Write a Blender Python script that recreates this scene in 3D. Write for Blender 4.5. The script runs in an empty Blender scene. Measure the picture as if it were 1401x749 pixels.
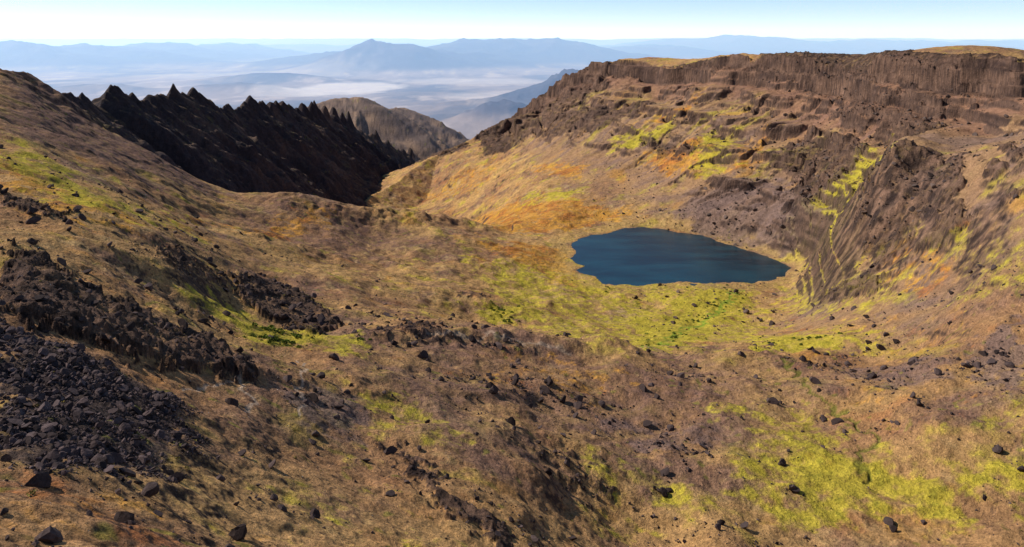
import bpy, bmesh, math, numpy as np, time
T0=time.time()
rng=np.random.default_rng(7)
scene=bpy.context.scene
f32=np.float32

# ------------------------------------------------------------------ noise
_p=np.random.default_rng(11)
PERM=np.concatenate([_p.permutation(1024)]*2).astype(np.int32)
ANG=_p.random(1024)*2*np.pi
GX=np.cos(ANG).astype(f32); GY=np.sin(ANG).astype(f32)
def gn(x,y,seed=0):
    x=np.asarray(x,dtype=np.float64)+seed*17.37; y=np.asarray(y,dtype=np.float64)-seed*9.71
    xi=np.floor(x).astype(np.int32); yi=np.floor(y).astype(np.int32)
    fx=(x-xi).astype(f32); fy=(y-yi).astype(f32)
    u=fx*fx*fx*(fx*(fx*6-15)+10); v=fy*fy*fy*(fy*(fy*6-15)+10)
    def c(dx,dy):
        h=PERM[PERM[(xi+dx)&1023]+((yi+dy)&1023)]
        return GX[h]*(fx-dx)+GY[h]*(fy-dy)
    a=c(0,0); b=c(1,0); a=a+u*(b-a)
    d=c(0,1); e=c(1,1); d=d+u*(e-d)
    return (a+v*(d-a))*1.5
def fbm(x,y,o=4,seed=0,g=.5):
    s=0; a=1; n=0
    for k in range(o):
        s=s+a*gn(x*2**k,y*2**k,seed+k*3); n+=a; a*=g
    return s/n
def ridged(x,y,o=4,seed=0):
    s=0; a=1; n=0
    for k in range(o):
        s=s+a*(1-2*np.abs(gn(x*2**k,y*2**k,seed+k*5))); n+=a; a*=.5
    return s/n
def ss(a,b,x):
    t=np.clip((x-a)/(b-a),0,1); return t*t*(3-2*t)
def lerp(a,b,t): return a+(b-a)*t

# ------------------------------------------------------------------ survey of the basin
# (bearing, elevation) in thousandths of tangent, horizontal distance in metres
CP=[]
def col(b,*de):
    for D,e in de: CP.append((b,e,D))
col(-950,(5,-900),(30,-900),(80,-650),(150,-520),(250,-380),(400,-260),(650,-150),(1000,-60),(1500,-60))
col(-700,(5,-900),(30,-1000),(90,-699),(140,-560),(210,-430),(320,-300),(500,-200),(750,-135),(1000,-78),(1150,-54),(1500,-120),(2500,-250))
col(-600,(1050,-125),(750,-180))
col(-500,(5,-900),(30,-1050),(110,-699),(180,-560),(250,-460),(330,-370),(480,-280),(750,-225),(1000,-190),(1250,-158),(1500,-190),(2000,-240))
col(-420,(1150,-210),(1400,-215),(1600,-300))
col(-350,(5,-900),(30,-1080),(150,-699),(250,-540),(330,-450),(480,-385),(700,-320),(1000,-265),(1300,-219),(1500,-290),(1800,-330))
col(-280,(1330,-222),(1550,-320))
col(-200,(5,-900),(30,-1100),(190,-699),(300,-560),(400,-460),(520,-408),(800,-345),(1150,-280),(1430,-240),(1650,-320),(1900,-300),(2150,-228),(2450,-310),(3000,-310))
col(-100,(1480,-254),(1700,-300),(2000,-262),(2300,-215),(2600,-166),(3000,-250))
col(0,(5,-900),(30,-1100),(240,-699),(360,-560),(500,-460),(600,-408),(720,-418),(900,-370),(1150,-308),(1400,-266),(1750,-235),(2100,-185),(2400,-150),(2700,-120),(2850,-110),(3300,-200))
col(60,(1650,-222),(1500,-246),(2300,-120),(2700,-64),(3200,-130))
col(150,(5,-900),(30,-1100),(320,-699),(380,-600),(480,-500),(600,-433),(700,-428),(850,-406),(1000,-366),(1430,-258),(1600,-222),(1750,-190),(2000,-130),(2250,-75),(2500,-29),(3100,-60))
col(300,(5,-900),(30,-1100),(320,-699),(400,-580),(500,-500),(600,-440),(750,-425),(900,-395),(1050,-352),(1303,-280),(1400,-235),(1500,-190),(1700,-125),(1900,-65),(2050,-26),(2600,-45))
col(400,(330,-699),(420,-570),(520,-490),(620,-430),(800,-400),(950,-365),(1080,-324),(1180,-275),(1300,-215),(1450,-155),(1600,-100),(1750,-45),(1800,-24),(2300,-38))
col(520,(5,-900),(30,-1100),(330,-690),(420,-555),(540,-460),(660,-390),(780,-330),(880,-270),(930,-200),(960,-168),(1150,-150),(1300,-95),(1400,-40),(1450,-22),(1900,-34))
col(610,(560,-400),(700,-310),(820,-215),(1000,-145),(1180,-80),(1270,-27),(1700,-32))
col(700,(5,-900),(30,-1100),(320,-699),(400,-560),(480,-450),(560,-350),(640,-270),(740,-190),(900,-140),(1030,-85),(1080,-42),(1130,-32),(1500,-34))
col(950,(5,-900),(30,-1000),(320,-660),(480,-400),(640,-220),(900,-100),(1050,-32),(1500,-35))
for b in (-950,-600,-350,-120): col(b,(3600,-330),(4500,-330),(6500,-300))
for b in (80,): col(b,(4300,-270),(6500,-290))
for b in (300,600,950): col(b,(3200,-60),(4500,-200),(6500,-290))
CP=np.array(CP,float)
def feat(b,D): return np.stack([b/1000*2.0,np.log(D)],-1)
F=feat(CP[:,0],CP[:,2])
def K(r2): return 0.5*r2*np.log(r2+1e-9)
n=len(F)
A=np.zeros((n+3,n+3))
A[:n,:n]=K(((F[:,None]-F[None])**2).sum(-1))+np.eye(n)*1.2e-3
A[:n,n]=1; A[:n,n+1:]=F; A[n,:n]=1; A[n+1:,:n]=F.T
W=np.linalg.solve(A,np.concatenate([CP[:,1],[0,0,0]]))

bcol=np.concatenate([np.linspace(-1000,-760,36,endpoint=False),np.linspace(-760,760,1140,endpoint=False),np.linspace(760,1000,37)])/1000
def lg(a,b,n,end=False): return np.exp(np.linspace(math.log(a),math.log(b),n,endpoint=end))
drow=np.concatenate([lg(5,75,60),lg(75,800,640),lg(800,3000,780),lg(3000,6400,110,True)])
NB,ND=len(bcol),len(drow)
BB,DD=np.meshgrid(bcol,drow)
X=BB*DD; Y=DD.copy()
bi=np.linspace(-1,1,380); li=np.linspace(math.log(5),math.log(6400),500)
g1,g2=np.meshgrid(bi*2.0,li)
E=np.zeros(g1.shape)
for k in range(n):
    E+=W[k]*K((g1-F[k,0])**2+(g2-F[k,1])**2)
E+=W[n]+W[n+1]*g1+W[n+2]*g2
def grid_interp(G,xs,ys,xq,yq):
    fx=np.interp(xq,xs,np.arange(len(xs))); fy=np.interp(yq,ys,np.arange(len(ys)))
    ix=np.clip(fx.astype(int),0,len(xs)-2); iy=np.clip(fy.astype(int),0,len(ys)-2)
    fx=fx-ix; fy=fy-iy
    return (G[iy,ix]*(1-fx)+G[iy,ix+1]*fx)*(1-fy)+(G[iy+1,ix]*(1-fx)+G[iy+1,ix+1]*fx)*fy
Z=grid_interp(E,bi,li,BB.ravel(),np.log(DD).ravel()).reshape(BB.shape)*DD/1000
print('tps',time.time()-T0)

def pl(pts,X,Y):
    """distance, arc length, height and side of a surveyed crest line"""
    P=np.array([(b/1000*D,D,e/1000*D) for b,e,D in pts])
    best=np.full(X.shape,1e12); s=np.zeros(X.shape); h=np.zeros(X.shape); sd=np.ones(X.shape)
    acc=0
    for a,b in zip(P[:-1],P[1:]):
        d=b-a; L2=d[0]**2+d[1]**2; L=math.sqrt(L2)
        t=np.clip(((X-a[0])*d[0]+(Y-a[1])*d[1])/L2,0,1)
        dx=X-a[0]-t*d[0]; dy=Y-a[1]-t*d[1]; q=dx*dx+dy*dy
        m=q<best
        best=np.where(m,q,best); s=np.where(m,acc+t*L,s); h=np.where(m,a[2]+t*d[2],h)
        sd=np.where(m,np.sign(d[0]*dy-d[1]*dx),sd)
        acc+=L
    return np.sqrt(best),s,h,sd

wx=fbm(X/300,Y/300,3,41)*40; wy=fbm(X/300,Y/300,3,52)*40
# spur closing the gorge
d3,s3,h3,_=pl([(-225,-250,2050),(-200,-226,2150),(-170,-208,2280),(-140,-186,2430),(-100,-163,2600),(-60,-145,2720),(0,-112,2850),(60,-66,2720)],X,Y)
Z=np.maximum(Z,h3-d3*.42+fbm(s3/50,d3/50,3,55)*6)
# right rim : plateau edge
RM=[(-240,-250,2000),(-200,-228,2150),(-100,-166,2600),(0,-110,2850),(60,-64,2700),(105,-42,2600),(150,-29,2500),(225,-22,2260),(300,-23,2050),(350,-22,1930),(400,-20,1800),(460,-19,1620),(520,-20,1450),(610,-24,1270),(700,-31,1130),(950,-32,1050)]
dR,sR,hR,sdR=pl(RM,X+wx*.6+fbm(X/110,Y/110,2,43)*34,Y+wy*.6+fbm(X/110,Y/110,2,44)*34)
ix0=np.argmin(abs(bcol-.2)); iy0=np.argmin(abs(drow-1200))
front=(sdR==sdR[iy0,ix0])
rimz=ss(.0,.08,BB)*ss(650,950,Y)*(1-ss(3200,3600,Y))
hRj=hR+fbm(sR/90,sR*0,4,18)*10
Z=np.where(front,np.minimum(Z,lerp(Z,hRj-.25*dR,rimz*(1-ss(120,200,dR)))),lerp(Z,np.minimum(Z,hRj-3-.10*dR),rimz))
back=(~front)*ss(600,900,Y)*ss(-.05,.02,BB)
wall=front*ss(700,950,Y+ss(.3,.6,BB)*250)*(1-ss(620,800,dR))*ss(-372,-330,Z)
cl=ss(-.45,.15,fbm(sR/200,sR*0,3,19)+.25)
Z-=front*wall*(.35+.65*cl)*(40*ss(0,38,dR)*(1-ss(60,320,dR)))
bz=-24-40*((X-1190)**2/230**2+(Y-1900)**2/200**2)-(Y<1500)*500
Z=np.where(back>.5,np.maximum(Z,bz),Z)

# dark jagged ridge
DR=[(-950,-35,880),(-800,-45,1000),(-700,-48,1130),(-655,-54,1220),(-620,-82,1290),(-590,-80,1340),(-573,-100,1390),(-562,-92,1420),(-553,-66,1440),(-540,-72,1470),(-520,-88,1530),(-490,-84,1620),(-465,-78,1710),(-432,-73,1830),(-408,-94,1930),(-385,-95,2020),(-358,-86,2130),(-335,-98,2240),(-315,-90,2360),(-290,-100,2560),(-250,-105,2850),(-200,-130,3200),(-140,-160,3600),(-80,-186,4100),(0,-226,4600)]
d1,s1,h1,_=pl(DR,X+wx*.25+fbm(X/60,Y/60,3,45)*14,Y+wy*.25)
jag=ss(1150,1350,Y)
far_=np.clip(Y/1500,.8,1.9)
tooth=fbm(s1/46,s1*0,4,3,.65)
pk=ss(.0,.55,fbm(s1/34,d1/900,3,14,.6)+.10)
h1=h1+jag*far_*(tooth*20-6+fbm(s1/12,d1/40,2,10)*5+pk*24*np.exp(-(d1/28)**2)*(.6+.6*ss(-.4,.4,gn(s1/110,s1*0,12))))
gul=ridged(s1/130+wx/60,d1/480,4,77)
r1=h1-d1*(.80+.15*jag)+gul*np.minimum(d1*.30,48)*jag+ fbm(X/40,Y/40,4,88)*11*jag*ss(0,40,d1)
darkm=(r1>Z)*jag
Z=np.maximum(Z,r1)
BR=[(-350,-125,3800),(-300,-104,3800),(-285,-97,3900),(-262,-90,3950),(-245,-85,4000),(-210,-82,4050),(-190,-88,4150),(-170,-99,4250),(-150,-97,4350),(-135,-101,4450),(-100,-122,4700),(-68,-142,5000),(-20,-185,5400),(60,-260,6000)]
d2,s2,h2,_=pl(BR,X,Y)
r2=h2-d2*.5+ridged(s2/190,d2/600,4,31)*np.minimum(d2*.28,60)+fbm(s2/50,d2/80,3,6)*7
brm=(r2>Z)&(Y>3000)
Z=np.where(brm,r2,Z)
# broad ribs and talus chutes down the wall
upper=1-ss(330,500,dR)
chute=ss(.05,.32,fbm((sR+wx*.8)/62,dR/900,3,27,.6)+.06)*ss(25,80,dR)*upper
rib=ridged(sR/170,dR/700,2,23)*.8+fbm(X/60,Y/60,3,24)*.7
Z+=wall*(rib*np.clip(dR*.07,0,14)*ss(10,60,dR)*upper-chute*6)
# strata: nearly horizontal basalt ledges with talus between
for Pd,am_,sd_,c0,c1 in ((47.,.80,14,.34,.68),(19.,.6,15,.34,.68)):
    zz=Z+fbm(X/350,Y/350,2,sd_)*12+fbm(X/70,Y/70,2,sd_+60)*5
    fr=zz/Pd; fl=np.floor(fr); fr=fr-fl
    kt=wall*ss(.0,.3,fbm(sR/110,zz/24,4,sd_+20,.65)+.26*(1-ss(80,400,dR)))*am_*upper*(1-.9*chute)*(1-.8*ss(.44,.52,BB)*ss(150,260,dR))
    if Pd<20: kt=kt*(1-ss(220,330,dR))
    Z+=kt*Pd*(ss(c0,c1,fr)-fr)
# hummocks
soft=1-np.clip(wall+darkm,0,1)
am=ss(60,400,Y)
Z+=soft*am*(1-back)*(1-brm)*(fbm(X/190,Y/190,3,101)*14+ridged(X/85,Y/85,3,103)*4.6+fbm(X/38,Y/38,3,105)*3.6)
Z+=(1-am)*fbm(X/40,Y/40,3,104)*2.6
for pts,hh,ww in (([(-205,0,500),(-140,0,520),(-60,0,550),(60,0,590),(140,0,610)],10,24),([(-310,0,1180),(-200,0,1240),(-120,0,1300),(-60,0,1360)],15,45),([(-340,0,900),(-240,0,960),(-160,0,1010)],9,35),([(-120,0,860),(-20,0,900),(60,0,930)],7,32),([(300,0,600),(390,0,610)],6,24),([(20,0,330),(60,0,350)],4,14)):
    dm_,sm_,_,_=pl(pts,X+wx*.3,Y+wy*.3)
    Z+=hh*np.exp(-(dm_/ww)**2)*(.75+.6*fbm(X/30,Y/30,3,108))
print('relief',time.time()-T0)

# ------------------------------------------------------------------ lake
LZ=-370.
def atlevel(u,v,z):
    D=z/(50-v)*1000; return ((u-700)/1000*D,D)
LK=[(780,335),(790,328),(808,322),(832,320),(850,313),(880,311),(905,314),(930,318),(958,322),(980,330),(1030,345),(1065,357),(1082,367),(1072,378),(1050,385),(1030,388),(1000,386),(975,388),(930,387),(895,389),(870,391),(840,390),(822,388),(815,379),(797,374),(785,371),(801,365),(785,359),(779,355),(788,346)]
LP=np.array([atlevel(u,v,LZ) for u,v in LK])
def psd(P,x,y):
    ins=np.zeros(x.shape,bool); best=np.full(x.shape,1e12)
    for i in range(len(P)):
        a=P[i]; b=P[(i+1)%len(P)]; d=b-a
        t=np.clip(((x-a[0])*d[0]+(y-a[1])*d[1])/(d@d+1e-9),0,1)
        best=np.minimum(best,(x-a[0]-t*d[0])**2+(y-a[1]-t*d[1])**2)
        if a[1]!=b[1]:
            c=((a[1]>y)!=(b[1]>y))&(x<(b[0]-a[0])*(y-a[1])/(b[1]-a[1])+a[0]); ins^=c
    return np.sqrt(best)*np.where(ins,-1,1)
ld=np.full(X.shape,999.); m=(X>0)&(X<700)&(Y>900)&(Y<1700)
ld[m]=psd(LP,X[m]+fbm(X[m]/25,Y[m]/25,3,7)*7,Y[m]+fbm(X[m]/25,Y[m]/25,3,8)*9)
k=ss(0,70,ld)
sh=LZ+.3+ld*.05
Zs=lerp(np.maximum(Z,LZ+.6),Z,ss(120,220,ld))
Z=np.where(ld<0,LZ-np.minimum(9,-ld*.35)-.05,lerp(sh,Zs,k))

# ------------------------------------------------------------------ sight lines onto the ground
EL=np.maximum.accumulate(Z/Y,axis=0)
def sight(u,v):
    b=(u-700)/1000; e=(50-v)/1000
    j=int(np.clip(np.searchsorted(bcol,b),0,NB-1))
    i=int(np.searchsorted(EL[:,j],e)); i=min(max(i,0),ND-1)
    return (b*drow[i],drow[i])
def region(uv,soft=8,wob=8,scale=25,seed=0):
    P=np.array([sight(u,v) for u,v in uv])
    lo=P.min(0)-soft*2-wob*2; hi=P.max(0)+soft*2+wob*2
    out=np.zeros(X.shape,f32)
    m=(X>lo[0])&(X<hi[0])&(Y>lo[1])&(Y<hi[1])
    x=X[m]; y=Y[m]
    n1=fbm(x/scale,y/scale,4,seed+200,.65); n2=fbm(x/scale,y/scale,4,seed+300,.65)
    d=psd(P,x+n1*wob*1.8,y+n2*wob*1.8)
    out[m]=1-ss(-soft,soft,d)
    return out
def line(uv,r,seed=0,wob=2):
    P=[sight(u,v) for u,v in uv]
    out=np.zeros(X.shape,f32)
    P=np.array(P); lo=P.min(0)-r*4-10; hi=P.max(0)+r*4+10
    m=(X>lo[0])&(X<hi[0])&(Y>lo[1])&(Y<hi[1]); x=X[m]; y=Y[m]
    x=x+fbm(x/12,y/12,2,seed+5)*wob*2; y=y+fbm(x/12,y/12,2,seed+6)*wob*2
    best=np.full(x.shape,1e12)
    for a,b in zip(P[:-1],P[1:]):
        d=b-a; t=np.clip(((x-a[0])*d[0]+(y-a[1])*d[1])/(d@d+1e-9),0,1)
        best=np.minimum(best,(x-a[0]-t*d[0])**2+(y-a[1]-t*d[1])**2)
    out[m]=1-ss(r*.6,r*1.5,np.sqrt(best)); return out

ROCK=[ # polygon, relief height, softness, wobble, strength
 ([(0,345),(60,360),(120,395),(200,430),(280,470),(350,510),(335,518),(250,505),(150,480),(80,455),(0,445)],5,10,9,.95),
 ([(0,262),(50,275),(100,292),(90,305),(40,295),(0,285)],3,12,9,.6),
 ([(320,380),(360,385),(400,398),(440,425),(462,448),(430,460),(380,440),(330,415)],5,8,9,1),
 ([(200,325),(260,350),(330,380),(325,400),(260,385),(200,350)],3,14,12,.55),
 ([(500,452),(560,445),(620,455),(700,468),(760,480),(740,486),(650,478),(560,470),(505,470)],2,16,14,.62),
 ([(520,600),(560,620),(640,680),(720,749),(660,749),(600,700),(545,640)],2.,10,10,.75),
 ([(1170,240),(1210,215),(1290,205),(1330,235),(1300,290),(1350,300),(1300,330),(1230,370),(1180,405),(1140,412),(1185,350),(1165,300)],10,18,22,.66),
 ([(1340,215),(1401,190),(1401,290),(1350,290)],9,18,18,.62),
 ([(1040,215),(1100,190),(1180,195),(1180,225),(1130,260),(1092,288),(1080,245)],11,18,22,.82),
 ([(640,190),(700,152),(760,108),(848,78),(830,110),(770,150),(720,190),(660,215)],14,25,30,.95),
 ([(1150,140),(1290,150),(1285,180),(1170,165)],10,18,24,.85),
 ([(870,200),(920,193),(960,205),(930,216)],9,20,26,.85),
 ([(740,170),(800,150),(890,140),(880,155),(800,185),(750,190)],10,20,26,.9),
 ([(540,225),(600,205),(640,200),(600,222)],10,20,26,.9),
 ([(1040,85),(1100,74),(1250,70),(1395,84),(1395,112),(1250,98),(1080,108)],6,20,20,.85),
 ([(900,92),(960,84),(1030,84),(1020,100),(950,108)],6,20,20,.8),
 ([(620,400),(680,405),(660,412),(620,410)],1,6,6,.5),
 ([(1120,400),(1200,390),(1230,398),(1130,415)],4,12,12,.7),
 ([(700,590),(830,605),(870,690),(800,720),(740,650)],1.5,14,14,.46),
]
rock=np.zeros(X.shape,f32); rough=np.zeros(X.shape,f32)
hfn=fbm(X/9,Y/9,4,199,.65); hfw=lerp(fbm(X/40,Y/40,4,197),fbm(sR/40,Z/14,4,198),upper)
for i,(p,h,s_,w_,st_) in enumerate(ROCK):
    m=region(p,s_,w_,max(8,w_*1.6),i*7)*st_
    m=ss(.36,.68,m+(hfn*.6 if h<=6 else hfw*.8)*(m>.02))*(m>.02)
    rock=np.maximum(rock,m); rough=np.maximum(rough,m*h)
sc1=region([(0,440),(60,465),(150,505),(240,545),(255,600),(200,640),(100,645),(0,625)],7,9,12,90)
sc2=region([(380,520),(470,530),(500,560),(490,600),(420,585)],10,14,20,91)
sc3=region([(900,290),(1000,240),(1090,255),(1150,280),(1080,350),(1040,342),(950,316)],30,35,60,92)
sc4=np.maximum(region([(840,580),(1000,585),(990,620),(860,612)],14,20,25,93),region([(1140,500),(1290,488),(1320,520),(1200,535)],14,20,25,94))
sc5=region([(1325,480),(1401,430),(1401,545),(1350,525)],10,14,14,95)
sc=np.clip(sc1+sc2*.8+sc3*.8+sc4*.6+sc5*.8,0,1)

G=[[(950,690),(1100,622),(1250,640),(1401,612),(1401,690),(1200,690),(1080,708)],[(290,422),(340,430),(400,455),(480,462),(440,487),(350,475)],
 [(860,440),(960,393),(1030,398),(1000,440),(900,480),(850,470)],[(1075,305),(1130,250),(1200,198),(1218,203),(1165,270),(1155,330),(1090,362)],
 [(655,418),(730,412),(715,448),(660,438)],[(490,550),(560,560),(545,612),(500,595)],[(0,190),(60,215),(130,262),(200,292),(260,302),(180,302),(90,278),(0,230)],
 [(835,190),(925,158),(910,190),(850,206)],[(800,640),(880,690),(860,722),(815,700)],[(1000,455),(1150,455),(1200,470),(1050,480)],[(720,265),(790,262),(780,274),(730,274)],
 [(1240,340),(1320,325),(1290,360)],[(1340,560),(1401,550),(1401,580),(1330,580)],[(640,350),(760,370),(1040,395),(1060,450),(820,470),(700,430)],[(1000,560),(1130,560),(1200,620),(1060,640)],[(380,690),(500,650),(560,700),(500,749),(380,749)],[(960,175),(1010,190),(1000,230),(950,240)],[(1320,340),(1401,320),(1401,400),(1330,400)],
 [(1060,380),(1150,330),(1240,380),(1200,430),(1080,430)]]
gw=[1,1,1,.95,1,1,.8,.9,.8,1,1,1,.7,.6,.6,.4,.8,.6,.6]
O=[[(640,295),(740,272),(870,290),(790,316),(680,316)],[(720,228),(810,225),(780,248)],[(990,225),(1050,168),(1065,190),(1005,238)],[(250,302),(400,292),(470,285),(440,302),(330,318)],
 [(650,335),(700,330),(780,345),(785,380),(830,398),(800,405),(720,370)],[(870,205),(960,190),(1000,215),(950,245),(900,235)],[(1200,355),(1310,345),(1290,390),(1210,385)],
 [(0,600),(60,640),(200,660),(380,749),(0,749)],[(860,170),(910,150),(960,130),(940,160)],[(560,260),(640,225),(700,215),(650,265),(590,275)],[(1180,240),(1220,235),(1215,255),(1185,260)],
 [(560,500),(760,490),(900,520),(700,530)],[(0,200),(80,240),(200,310),(100,310),(0,260)],[(1020,390),(1160,440),(1300,430),(1401,560),(1200,560),(1040,470)]]
gr=np.zeros(X.shape,f32)
for i,p in enumerate(G): gr=np.maximum(gr,region(p,26 if i else 22,30,40,120+i*3)*gw[i])
orr=np.zeros(X.shape,f32)
for i,p in enumerate(O): orr=np.maximum(orr,region(p,26,30,40,160+i*3)*(.6 if i in(7,11,9) else .4 if i==13 else .95))
pur=region([(330,240),(420,262),(500,290),(600,325),(640,350),(520,345),(380,330),(330,300)],40,30,60,210)*.7
pur=np.maximum(pur,region([(0,102),(60,112),(130,170),(230,222),(320,268),(250,255),(150,225),(0,178)],30,25,60,212))  # upper left slope: dimness of slanting sunlight painted in as purple-brown
pur=np.maximum(pur,region([(500,480),(700,490),(1050,490),(1000,560),(760,600),(560,560)],30,40,60,214)*.7)
creek=line([(1040,480),(1085,505),(1110,540),(1160,570),(1195,600),(1170,635),(1195,655)],1.9,3,6)
creek2=line([(1010,395),(985,425),(930,455),(880,475)],3,5,7)
trail=np.maximum(line([(410,495),(420,510),(408,530),(415,570)],.7,1,2),line([(255,540),(280,525),(330,520),(345,550),(340,570)],.6,2,2))
trail=np.maximum(trail,line([(590,455),(660,462),(720,470),(770,478)],2.0,2,4)*.7)
print('masks',time.time()-T0)

# ------------------------------------------------------------------ outcrop & fine relief
blk=ridged(X/16,Y/16,4,400); blk2=ridged(X/5,Y/5,3,410)
big=ridged(X/45,Y/45,2,420)
lowr=ss(.40,.46,BB)*ss(230,330,dR)   # broken bluff : blocky instead of ledged
Z+=np.where(rough>7,rough*(.6*big+(.16+.22*lowr)*blk),rough*(.55*blk+.12*blk2+.35))*rock
q=np.clip(rock,0,1)*(1-.85*lowr)
for st_a,st_b,kk in ((11.,1.6,.6),(5.,3.5,.35)):
    st=np.where(rough>7,st_a,st_b); zt=Z+fbm(X/50,Y/50,3,425)*6*(rough>7); t=zt/st; tf=t-np.floor(t); Z+=q*kk*st*(ss(.28,.72,tf)-tf)
land=ss(1,12,ld)
near=1-ss(300,900,Y)
n6=fbm(X/6,Y/6,3,440)
Z+=land*(1-.85*wall)*(fbm(X/22,Y/22,3,430)*2.2+n6*.7*(.4+near)+near*fbm(X/1.8,Y/1.8,2,450)*.18)
Z+=(wall*(.3+.9*lowr)+darkm)*land*(fbm(X/22,Y/22,3,460)*2.6)
Z+=sc1*fbm(X/1.6,Y/1.6,2,470)*.6-creek*.8-trail*.08

dZb=np.gradient(Z,axis=1)/np.gradient(bcol)[None,:]
dZd=np.gradient(Z,axis=0)/np.gradient(drow)[:,None]
zx=dZb/DD; zy=dZd-zx*BB
slope=np.sqrt(zx*zx+zy*zy)

# ------------------------------------------------------------------ colour (albedo)
def C(*a): return np.array(a,f32)
tan=C(.48,.285,.112); brown=C(.345,.185,.090); purple=C(.225,.128,.094); orange=C(.56,.27,.035); rust=C(.42,.135,.036)
green=C(.46,.37,.040); dgreen=C(.20,.20,.026); dark=C(.033,.023,.023); scree=C(.190,.125,.108); straw=C(.62,.45,.20)
def mix(c,k,m): m=np.clip(m,0,1)[...,None].astype(f32); return c*(1-m)+k*m
n1=fbm(X/160,Y/160,4,500); n2=fbm(X/45,Y/45,4,510); n5=fbm(X/80,Y/80,5,540,.6)
wu=wall*upper*(1-lowr)
n3=lerp(fbm(X/14,Y/14,4,520,.65),fbm(sR/50,Z/6,4,521,.65),wu); n4=lerp(fbm(X/4,Y/4,3,530,.75),fbm(sR/22,Z/2.5,3,531,.75),wu)
col_=np.broadcast_to(tan,X.shape+(3,)).astype(f32).copy()
col_=mix(col_,brown,.5+n1*1.6+n2*.9)
col_=mix(col_,purple,ss(.0,.45,n2*.7+n5*.8+n3*.3)*.8)
col_=mix(col_,straw,ss(.1,.55,n5*.6-n3*.8)*.5)
col_=mix(col_,orange,ss(.2,.6,n3*.6+fbm(X/60,Y/60,4,550)*.9)*.5)
ng=fbm(X/50,Y/50,4,560,.6)
col_=mix(col_,rust,ss(.25,.6,-ng+n3*.5)*.4)
col_=mix(col_,green,ss(.15,.5,ng*1.1+n3*.4)*.65)
col_=mix(col_,brown,(1-ss(550,750,Y))*.3)
col_=mix(col_,purple,ss(-.1,.35,n5+n2*.5+n3*.3)*(1-ss(600,760,Y))*ss(-.45,-.2,BB)*.55)
col_=mix(col_,purple*.9,pur*.9+(pur>.05)*n3*.9)
col_=mix(col_,C(.52,.30,.14),(1-ss(140,330,Y))*ss(-.2,.4,n3-n2*.4)*.5)
stk=fbm(sR/26,dR/240,4,570,.6); stk2=fbm(sR/60,dR/400,4,580,.6)
us=upper*(1-lowr)
stk=lerp(fbm(X/60,Y/60,4,571,.6),stk,us); stk2=lerp(fbm(X/90,Y/90,4,572),stk2,us)
col_=mix(col_,C(.32,.190,.108),wall*.75)
col_=mix(col_,scree,wall*ss(-.1,.3,stk+n3*.15)*.75)
col_=mix(col_,orange,wall*ss(.14,.48,stk2+n3*.3-.05)*.5*ss(60,160,dR))
col_=mix(col_,green,wall*ss(.12,.45,lerp(ng,fbm(sR/50,dR/300,4,590,.6),us)+n3*.25)*.6*ss(60,160,dR))
col_=mix(col_,C(.26,.135,.090),wall*(1-ss(60,190,dR))*.75)
w=n3*.9+n4*.45
col_=mix(col_,orange,ss(.25,.8,orr*.9+w*.9-.12)*.75*(orr>0.01))
col_=mix(col_,rust,ss(.3,.7,orr*.55+n2*.9+n4*.4-.1)*.6*(orr>0.01))
col_=mix(col_,green,ss(.12,.75,gr*.95+w*.9+ng*.4-.08)*.9*(gr>0.01))
col_=mix(col_,orange,ss(.25,.55,n2*.6-n3*.6)*gr*.45)
col_=mix(col_,dgreen,ss(.4,.85,gr*.5+n3*.9-n4*.4-.12)*.6*(gr>0.01))
col_=mix(col_,C(.48,.32,.10),(1-ss(6,60,ld+n3*20))*land*.5)
col_=mix(col_,scree,ss(.2,.7,sc+w*.5)*(sc>.02)*.8)
col_=mix(col_,C(.040,.030,.028),sc1*.85)
band=lerp(n3,fbm(sR/220,Z/5,3,595,.7),us)
thr=.84+n3*.35-band*.35*wall+chute*.5*wall
stp=ss(0,.35,slope-thr)*(1-brm)
rk=mix(np.broadcast_to(dark,X.shape+(3,)),C(.21,.125,.088),.25+n3*.9+wall*(.08+band*1.1))
rm=np.clip(np.maximum(stp,ss(.3,.65,rock+n4*.35+n3*.3)*(.5+.5*np.where(wall>.3,ss(-.25,.2,band),ss(-.2,.3,blk-.1)))),0,1)
rm=np.maximum(rm,wall*(.4+.6*cl)*front*(1-ss(22,48,dR+n3*24))*.92)
col_=col_*(1-rm[...,None]*.93)+rk*(rm[...,None]*.93)
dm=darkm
col_=mix(col_,C(.048,.040,.046),dm*(.85+.3*n3))  # near-black: the ridge's shadow side put into its colour
col_=mix(col_,C(.165,.105,.08),dm*ss(.05,.4,fbm(s1/60,d1/140,4,600))*.55)  # lighter brown patches: sunlit edges painted into the ridge colour
col_=mix(col_,C(.18,.13,.11),brm*.95); col_=mix(col_,C(.40,.26,.17),brm*ss(-.1,.4,fbm(X/120,Y/120,4,610))*.8)
sp=gn(X/2.2,Y/2.2,620)+.6*gn(X/.9,Y/.9,621)
spd=ss(.4,.75,sp+n2*.5)*(1-gr*.8)
col_=mix(col_,dark*1.4,spd*.6*ss(60,120,Y)*(1-wall))
sp2=gn(X/6,Y/6,622)+.6*gn(X/2.6,Y/2.6,623)
col_=mix(col_,dark*1.8,ss(.45,.8,sp2+n2*.6)*.45*ss(350,600,Y)*(1-gr)*(1-wall))
col_=mix(col_,dgreen,ss(.6,.85,gn(X/7,Y/7,630)+n2*.6)*.6*(1-rm)*(1-wall))
col_=mix(col_,C(.16,.16,.025),creek*.8); col_=mix(col_,C(.18,.28,.03),creek2*.8)
col_=mix(col_,C(.52,.39,.29),trail*.7)
col_=mix(col_,C(.03,.035,.03),1-ss(-3,.5,ld))
col_*= (1+.3*n4+.22*n3)[...,None]
col_=np.clip(col_*C(1.16,1.12,1.05),.008,.78)
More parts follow.
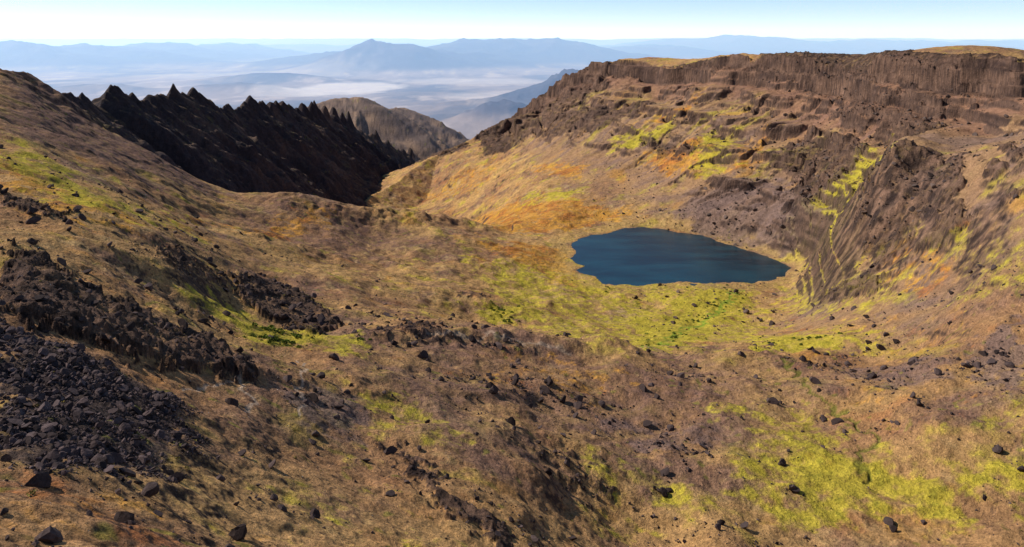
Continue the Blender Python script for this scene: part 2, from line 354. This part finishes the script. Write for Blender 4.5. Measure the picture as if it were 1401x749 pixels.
print('colour',time.time()-T0)

# ------------------------------------------------------------------ mesh helper
def grid_mesh(name,X,Y,Z,C_=None,smooth=True):
    nr,nc=X.shape; me=bpy.data.meshes.new(name)
    co=np.stack([X,Y,Z],-1).astype(f32).reshape(-1)
    me.vertices.add(nr*nc); me.vertices.foreach_set('co',co)
    i=np.arange(nr*nc,dtype=np.int32).reshape(nr,nc)
    q=np.stack([i[:-1,:-1],i[:-1,1:],i[1:,1:],i[1:,:-1]],-1).reshape(-1)
    nf=len(q)//4
    me.loops.add(nf*4); me.loops.foreach_set('vertex_index',q)
    me.polygons.add(nf); me.polygons.foreach_set('loop_start',np.arange(nf,dtype=np.int32)*4)
    me.update(calc_edges=True)
    me.polygons.foreach_set('use_smooth',np.full(nf,smooth))
    if C_ is not None:
        at=me.color_attributes.new('Albedo','FLOAT_COLOR','POINT')
        c=np.concatenate([C_.reshape(-1,3),np.ones((nr*nc,1))],-1).astype(f32)
        at.data.foreach_set('color',c.reshape(-1))
    ob=bpy.data.objects.new(name,me); scene.collection.objects.link(ob); return ob

def new_mat(name):
    m=bpy.data.materials.new(name); m.use_nodes=True
    nt=m.node_tree; b=nt.nodes['Principled BSDF']; return m,nt,b
def ground_mat(name,scales,bump,dist):
    m,nt,b=new_mat(name)
    b.inputs['Roughness'].default_value=.95; b.inputs['Specular IOR Level'].default_value=.08
    a=nt.nodes.new('ShaderNodeAttribute'); a.attribute_name='Albedo'
    g=nt.nodes.new('ShaderNodeNewGeometry')
    cur=a.outputs['Color']; hs=None
    for k,(s,lo,hi) in enumerate(scales):
        nn=nt.nodes.new('ShaderNodeTexNoise'); nn.inputs['Scale'].default_value=s; nn.inputs['Detail'].default_value=5; nn.inputs['Roughness'].default_value=.7
        nt.links.new(g.outputs['Position'],nn.inputs['Vector'])
        mr=nt.nodes.new('ShaderNodeMapRange'); mr.inputs[1].default_value=.3; mr.inputs[2].default_value=.7; mr.inputs[3].default_value=lo; mr.inputs[4].default_value=hi
        nt.links.new(nn.outputs['Fac'],mr.inputs[0])
        mx=nt.nodes.new('ShaderNodeVectorMath'); mx.operation='SCALE'
        nt.links.new(cur,mx.inputs[0]); nt.links.new(mr.outputs[0],mx.inputs['Scale']); cur=mx.outputs[0]
        bp=nt.nodes.new('ShaderNodeBump'); bp.inputs['Strength'].default_value=bump; bp.inputs['Distance'].default_value=dist/s
        nt.links.new(nn.outputs['Fac'],bp.inputs['Height'])
        if hs: nt.links.new(hs,bp.inputs['Normal'])
        hs=bp.outputs['Normal']
    nt.links.new(cur,b.inputs['Base Color']); nt.links.new(hs,b.inputs['Normal'])
    return m
terrain=grid_mesh('mountain_terrain',X,Y,Z,col_)
terrain.data.materials.append(ground_mat('alpine_ground',[(.12,.75,1.25),(.7,.6,1.4),(2.5,.65,1.35)],.9,.7))
print('terrain mesh',time.time()-T0)

# ------------------------------------------------------------------ lake water
bm=bmesh.new()
P2=[]
N=len(LP)
for i in range(N):
    a=LP[i-1]; b=LP[(i+1)%N]; t=(b-a)/np.linalg.norm(b-a); nrm=np.array([t[1],-t[0]])
    if psd(LP,np.array([LP[i][0]+nrm[0]*3]),np.array([LP[i][1]+nrm[1]*3]))[0]<0: nrm=-nrm
    P2.append(LP[i]+nrm*14)
vs=[bm.verts.new((p[0],p[1],LZ)) for p in P2]; fc=bm.faces.new(vs)
if fc.normal.z<0: fc.normal_flip()
bmesh.ops.triangulate(bm,faces=bm.faces[:])
me=bpy.data.meshes.new('lake_water'); bm.to_mesh(me); bm.free()
lake=bpy.data.objects.new('lake_water',me); scene.collection.objects.link(lake)
m,nt,b=new_mat('lake_water')
b.inputs['Roughness'].default_value=.15; b.inputs['IOR'].default_value=1.33
g=nt.nodes.new('ShaderNodeNewGeometry')
nn=nt.nodes.new('ShaderNodeTexNoise'); nn.inputs['Scale'].default_value=.012; nn.inputs['Detail'].default_value=6
mp=nt.nodes.new('ShaderNodeMapping'); mp.inputs['Scale'].default_value=(1,3,1)
nt.links.new(g.outputs['Position'],mp.inputs['Vector']); nt.links.new(mp.outputs[0],nn.inputs['Vector'])
cr=nt.nodes.new('ShaderNodeValToRGB'); cr.color_ramp.elements[0].position=.35; cr.color_ramp.elements[0].color=(.001,.016,.027,1)
cr.color_ramp.elements[1].position=.7; cr.color_ramp.elements[1].color=(.006,.048,.066,1)
nt.links.new(nn.outputs['Fac'],cr.inputs[0]); nt.links.new(cr.outputs[0],b.inputs['Base Color'])
w_=nt.nodes.new('ShaderNodeTexNoise'); w_.inputs['Scale'].default_value=.5; w_.inputs['Detail'].default_value=5
nt.links.new(g.outputs['Position'],w_.inputs['Vector'])
bp=nt.nodes.new('ShaderNodeBump'); bp.inputs['Strength'].default_value=.4; bp.inputs['Distance'].default_value=.5
nt.links.new(w_.outputs['Fac'],bp.inputs['Height']); nt.links.new(bp.outputs['Normal'],b.inputs['Normal'])
me.materials.append(m)

# ------------------------------------------------------------------ boulders
def H(x,y): return grid_interp(Z,bcol,drow,x/y,y)
def look(M,x,y):
    j=np.clip(np.searchsorted(bcol,x/y),0,NB-1); i=np.clip(np.searchsorted(drow,y),0,ND-1); return M[i,j]
temps=[]
for t in range(12):
    bm=bmesh.new(); bmesh.ops.create_icosphere(bm,subdivisions=2,radius=1)
    v=np.array([q.co[:] for q in bm.verts]); f=np.array([[q.index for q in ff.verts] for ff in bm.faces]); bm.free()
    for k in range(14):
        d=rng.normal(size=3); d/=np.linalg.norm(d); lim=rng.uniform(.32,.68)
        ov=np.maximum(v@d-lim,0); v=v-ov[:,None]*d
    v*=rng.uniform(.75,1.5,3)*[1.15,1.15,1.0]
    temps.append((v,f))
def rocks(name,x,y,r,mat,sink=.25):
    z=H(x,y); V=[];Fc=[];off=0
    tid=rng.integers(0,len(temps),len(x)); Cc=[]
    for t,(v,f) in enumerate(temps):
        m=np.where(tid==t)[0]
        if len(m)==0: continue
        a=rng.uniform(0,2*np.pi,len(m)); ca,sa=np.cos(a),np.sin(a)
        vx=v[None,:,0]*ca[:,None]-v[None,:,1]*sa[:,None]; vy=v[None,:,0]*sa[:,None]+v[None,:,1]*ca[:,None]
        vz=np.broadcast_to(v[None,:,2],vx.shape)+vx*rng.uniform(-.4,.4,(len(m),1))
        R=r[m][:,None]
        P=np.stack([x[m][:,None]+vx*R,y[m][:,None]+vy*R,z[m][:,None]+vz*R+R*(.5-sink)],-1)
        V.append(P.reshape(-1,3)); Fc.append((f[None]+(np.arange(len(m))*len(v))[:,None,None]+off).reshape(-1,3)); off+=len(m)*len(v)
        Cc.append(np.repeat(rng.uniform(.5,1.8,len(m)),len(v)))
    V=np.concatenate(V).astype(f32); Fc=np.concatenate(Fc).astype(np.int32); Cc=np.concatenate(Cc)
    me=bpy.data.meshes.new(name); me.vertices.add(len(V)); me.vertices.foreach_set('co',V.reshape(-1))
    me.loops.add(len(Fc)*3); me.loops.foreach_set('vertex_index',Fc.reshape(-1))
    me.polygons.add(len(Fc)); me.polygons.foreach_set('loop_start',np.arange(len(Fc),dtype=np.int32)*3)
    me.update(calc_edges=True); me.polygons.foreach_set('use_smooth',np.zeros(len(Fc),bool))
    at=me.color_attributes.new('Albedo','FLOAT_COLOR','POINT')
    base=np.array(mat[1])[None]*Cc[:,None]
    at.data.foreach_set('color',np.concatenate([base,np.ones((len(V),1))],-1).astype(f32).reshape(-1))
    ob=bpy.data.objects.new(name,me); scene.collection.objects.link(ob); me.materials.append(mat[0]); return ob
rockmat=ground_mat('basalt_boulder',[(1.2,.7,1.3),(5,.75,1.25)],.6,.4)
P=np.array([sight(u,v) for u,v in [(0,440),(60,465),(150,505),(240,545),(255,600),(200,640),(100,645),(0,625)]])
lo=P.min(0)-20; hi=P.max(0)+20; lo[0]-=25
x=rng.uniform(lo[0],hi[0],90000); y=rng.uniform(lo[1],hi[1],90000)
den=np.clip(look(sc1,x,y)*(.5+1.6*fbm(x/12,y/12,3,701)),0,1)
k=rng.random(len(x))<den; x=x[k][:20000]; y=y[k][:20000]
r=.20+rng.pareto(2.3,len(x))*.22; r=np.minimum(r,1.4)
rocks('scree_rocks',x,y,r,(rockmat,(.072,.050,.047)))
n=460000
x=rng.uniform(-620,700,n); y=rng.uniform(60,900,n); k=np.abs(x/y)<.85; x=x[k]; y=y[k]
cl_=fbm(x/70,y/70,4,710,.6); cs=fbm(x/15,y/15,3,711)
rkd=look(rock,x,y)
den=.011+.20*ss(.10,.46,cl_+cs*.6)+.14*rkd+.15*look(sc,x,y)*(1-look(sc1,x,y))+.07*ss(.15,.5,cs)*(1-ss(150,420,y))
den*=(1-.9*look(gr,x,y))*(1-.85*ss(620,760,y)); den*=ss(1,10,look(ld,x,y))
k=rng.random(len(x))<den; x=x[k]; y=y[k]
r=np.minimum(.26+rng.pareto(2.0,len(x))*.38,2.4)*(.65+.6*ss(150,500,y))
print('boulders',len(x))
rocks('boulder_field',x,y,r,(rockmat,(.058,.040,.036)))
n=60000
x=rng.uniform(150,760,n); y=rng.uniform(850,1900,n)
den=.03+.2*look(rock,x,y)+.1*look(sc,x,y)+.12*look(wall*upper,x,y)*ss(.1,.4,fbm(x/40,y/40,3,712)); k=(rng.random(n)<den)&(look(ld,x,y)>6)&(np.abs(x/y)<.9); x=x[k];y=y[k]
rocks('talus_rocks',x,y,np.minimum(.7+rng.pareto(2.4,len(x))*.8,4.),(rockmat,(.09,.062,.05)))

# ------------------------------------------------------------------ willow shrubs
def shrubs(name,x,y,r,c,per=70):
    z=H(x,y); nS=len(x)
    d=rng.normal(size=(nS,per,3)); d/=np.linalg.norm(d,axis=-1,keepdims=True); d[...,2]=abs(d[...,2])*.75
    rad=rng.uniform(.55,1.05,(nS,per,1)); ctr=d*rad*r[:,None,None]+np.stack([x,y,z],-1)[:,None]
    s=r[:,None,None]*.22
    a=rng.normal(size=(nS,per,3)); a/=np.linalg.norm(a,axis=-1,keepdims=True)
    b=np.cross(a,rng.normal(size=(nS,per,3))); b/=np.linalg.norm(b,axis=-1,keepdims=True)
    V=np.stack([ctr-a*s,ctr+b*s,ctr+a*s,ctr-b*s],2).reshape(-1,3).astype(f32); nf=len(V)//4
    me=bpy.data.meshes.new(name); me.vertices.add(len(V)); me.vertices.foreach_set('co',V.reshape(-1))
    me.loops.add(nf*4); me.loops.foreach_set('vertex_index',np.arange(nf*4,dtype=np.int32))
    me.polygons.add(nf); me.polygons.foreach_set('loop_start',np.arange(nf,dtype=np.int32)*4); me.update(calc_edges=True)
    at=me.color_attributes.new('Albedo','FLOAT_COLOR','POINT')
    cc=np.array(c)[None,None]*rng.uniform(.5,1.5,(nS,per,1))*rng.uniform(.6,1.4,(nS,1,1)); cc=np.repeat(cc.reshape(-1,3),4,0)
    at.data.foreach_set('color',np.concatenate([cc,np.ones((len(V),1))],-1).astype(f32).reshape(-1))
    ob=bpy.data.objects.new(name,me); scene.collection.objects.link(ob)
    me.materials.append(ground_mat(name,[(2,.8,1.2)],.2,.3)); return ob
def around(uv,n,rad):
    P=np.array([sight(u,v) for u,v in uv]); i=rng.integers(0,len(P),n)
    return P[i,0]+rng.normal(size=n)*rad, P[i,1]+rng.normal(size=n)*rad
xs=[];ys=[]
for uv,n_,rd in [([(375,452),(400,460),(390,470),(360,462)],80,6),([(690,438),(680,425)],40,7),([(870,470),(920,460),(960,440),(980,420),(1000,405)],90,18),([(1100,465),(1130,463)],20,8),([(490,462)],6,3),([(800,390),(830,395)],10,10),([(1050,470),(1040,462)],10,6)]:
    a,b_=around(uv,n_,rd); xs.append(a); ys.append(b_)
xs=np.concatenate(xs); ys=np.concatenate(ys)
shrubs('willow_shrubs',xs,ys,rng.uniform(.7,2.2,len(xs)),(.11,.14,.022))
n=60000
x=rng.uniform(-600,600,n); y=rng.uniform(70,1000,n)
den=(np.abs(x/y)<.8)*(.02+.12*ss(.15,.5,fbm(x/45,y/45,3,720)))*(look(ld,x,y)>8)
k=rng.random(n)<den; x=x[k]; y=y[k]
shrubs('sagebrush_tussocks',x,y,rng.uniform(.25,.9,len(x)),(.21,.165,.045),40)
print('scatter',time.time()-T0)

# ------------------------------------------------------------------ desert basin and distant ranges
bb=np.linspace(-1.1,1.1,1000); dd=lg(4500,130000,700,True)
B2,D2=np.meshgrid(bb,dd); X2=B2*D2; Y2=D2
Z2=-1600+fbm(X2/3000,Y2/3000,4,801)*35
def mtn(b,D,h,wx_,wy_,seed,sc_=2500):
    global Z2
    x0=b/1000*D
    ex=((X2-x0)/wx_)**2+((Y2-D)/wy_)**2
    env=np.exp(-ex*1.1)
    Z2=Z2+env*h*(.70+.38*ridged(X2/sc_,Y2/sc_,5,seed))
mtn(-12,13500,430,900,800,811,900); mtn(88,17500,760,1200,1000,812,1100); mtn(30,16500,300,2200,1000,813,1000)
mtn(-380,21000,300,1800,900,814,1500); mtn(-560,21500,240,1500,800,815,1200); mtn(-330,26000,300,2600,1200,816,1800)
mtn(-180,33000,1330,3000,2300,817,3200); mtn(-100,36000,800,4200,3000,818,2600); mtn(-60,40000,850,4500,3000,819,3000); mtn(0,42000,900,5500,3000,820,3000); mtn(90,43000,850,5500,3000,821,3000)
mtn(-250,38000,700,4000,2500,822,3000); mtn(-600,40000,1150,7000,3500,823,3500); mtn(-720,36000,1150,5000,2500,827,3000); mtn(-480,46000,1150,6000,3500,824,3500); mtn(-380,52000,1100,6000,4000,825,3500)
mtn(190,52000,1000,7000,4000,826,3500); mtn(330,60000,950,9000,5000,828,4000); mtn(600,60000,950,14000,5000,829,4000)
far=np.exp(-((Y2-85000)/9000)**2)*(1250+200*fbm(X2/16000,Y2/60000,4,830)+160*ridged(X2/5000,Y2/5000,4,831)); Z2+=far
far=np.exp(-((Y2-64000)/5000)**2)*(600+900*np.clip(fbm(X2/14000,Y2/60000,3,832),-.5,1)+250*ridged(X2/4000,Y2/4000,4,833)); Z2+=np.maximum(far,0)
hgt=Z2+1600
c2=np.broadcast_to(C(.27,.195,.155),X2.shape+(3,)).astype(f32).copy()
m1=fbm(X2/3500,Y2/5500,5,840,.65); m2=fbm(X2/1000,Y2/2200,5,841,.65)
c2=mix(c2,C(.065,.055,.06),ss(-.1,.3,m1)*.85); c2=mix(c2,C(.50,.38,.30),ss(.08,.4,m2-m1*.4)*.7)
c2=mix(c2,C(.05,.045,.06),ss(90,300,hgt)*.9)
def playa(b,D,wx_,wy_,k_):
    global c2
    e=((X2-b/1000*D)/wx_)**2+((Y2-D)/wy_)**2+m2*.9+m1*.4
    c2=mix(c2,C(.64,.54,.47),(1-ss(.4,1.3,e))*k_)
playa(-225,22500,1700,3000,.9); playa(-300,20500,1300,1200,.5); playa(-30,19500,1300,1500,.35); playa(-350,30000,5000,2500,.3); playa(-60,26000,3000,1800,.4)
plain=grid_mesh('desert_plain_with_ranges',X2,Y2,Z2,c2)
plain.data.materials.append(ground_mat('desert_ground',[(.002,.85,1.15)],.3,.3))

# aerial haze : scattering air over the desert, brightened by a glow added to the volume
bm=bmesh.new(); bmesh.ops.create_cube(bm,size=1)
for v in bm.verts: v.co=(v.co.x*300000,3600+(v.co.y+.5)*150000,(-2600 if v.co.z<0 else 1500))
me=bpy.data.meshes.new('haze_layer'); bm.to_mesh(me); bm.free()
hz=bpy.data.objects.new('haze_layer',me); scene.collection.objects.link(hz)
m=bpy.data.materials.new('haze'); m.use_nodes=True; nt=m.node_tree; nt.nodes.clear()
out=nt.nodes.new('ShaderNodeOutputMaterial'); vs_=nt.nodes.new('ShaderNodeVolumeScatter')
vs_.inputs['Color'].default_value=(.38,.58,1,1); vs_.inputs['Density'].default_value=2.8e-5; vs_.inputs['Anisotropy'].default_value=.3
em=nt.nodes.new('ShaderNodeEmission'); em.inputs['Color'].default_value=(.37,.60,1,1); em.inputs['Strength'].default_value=1.85e-5
ad=nt.nodes.new('ShaderNodeAddShader'); nt.links.new(vs_.outputs[0],ad.inputs[0]); nt.links.new(em.outputs[0],ad.inputs[1])
nt.links.new(ad.outputs[0],out.inputs['Volume']); me.materials.append(m)

# ------------------------------------------------------------------ light
sv=np.array([-.84,.24,0]); sv/=np.linalg.norm(sv); el=math.radians(38)
sd=np.array([sv[0]*math.cos(el),sv[1]*math.cos(el),math.sin(el)])
from mathutils import Vector
L=bpy.data.lights.new('sun','SUN'); L.energy=5.0; L.angle=math.radians(.5); L.color=(1,.96,.89)
lo_=bpy.data.objects.new('sun',L); scene.collection.objects.link(lo_)
lo_.rotation_euler=Vector(sd).to_track_quat('Z','Y').to_euler(); lo_.location=(-2000,800,2000)
wd=bpy.data.worlds.new('World'); scene.world=wd; wd.use_nodes=True; nt=wd.node_tree
sky=nt.nodes.new('ShaderNodeTexSky'); sky.sky_type='NISHITA'; sky.sun_disc=False
sky.sun_elevation=el; sky.sun_rotation=math.atan2(sv[0],sv[1])%(2*math.pi); sky.altitude=2900; sky.dust_density=.1; sky.air_density=1.0; sky.ozone_density=4.
nt.links.new(sky.outputs[0],nt.nodes['Background'].inputs[0]); nt.nodes['Background'].inputs[1].default_value=.11

cam=bpy.data.cameras.new('camera'); co=bpy.data.objects.new('camera',cam); scene.collection.objects.link(co)
cam.sensor_width=36; cam.lens=36*1000/1401; cam.shift_y=-(374.5-50)/1401; cam.clip_start=.5; cam.clip_end=400000
co.location=(0,0,0); co.rotation_euler=(math.radians(90),0,0)
scene.camera=co
scene.view_settings.view_transform='Standard'; scene.view_settings.look='None'; scene.view_settings.exposure=0
print('done',time.time()-T0)
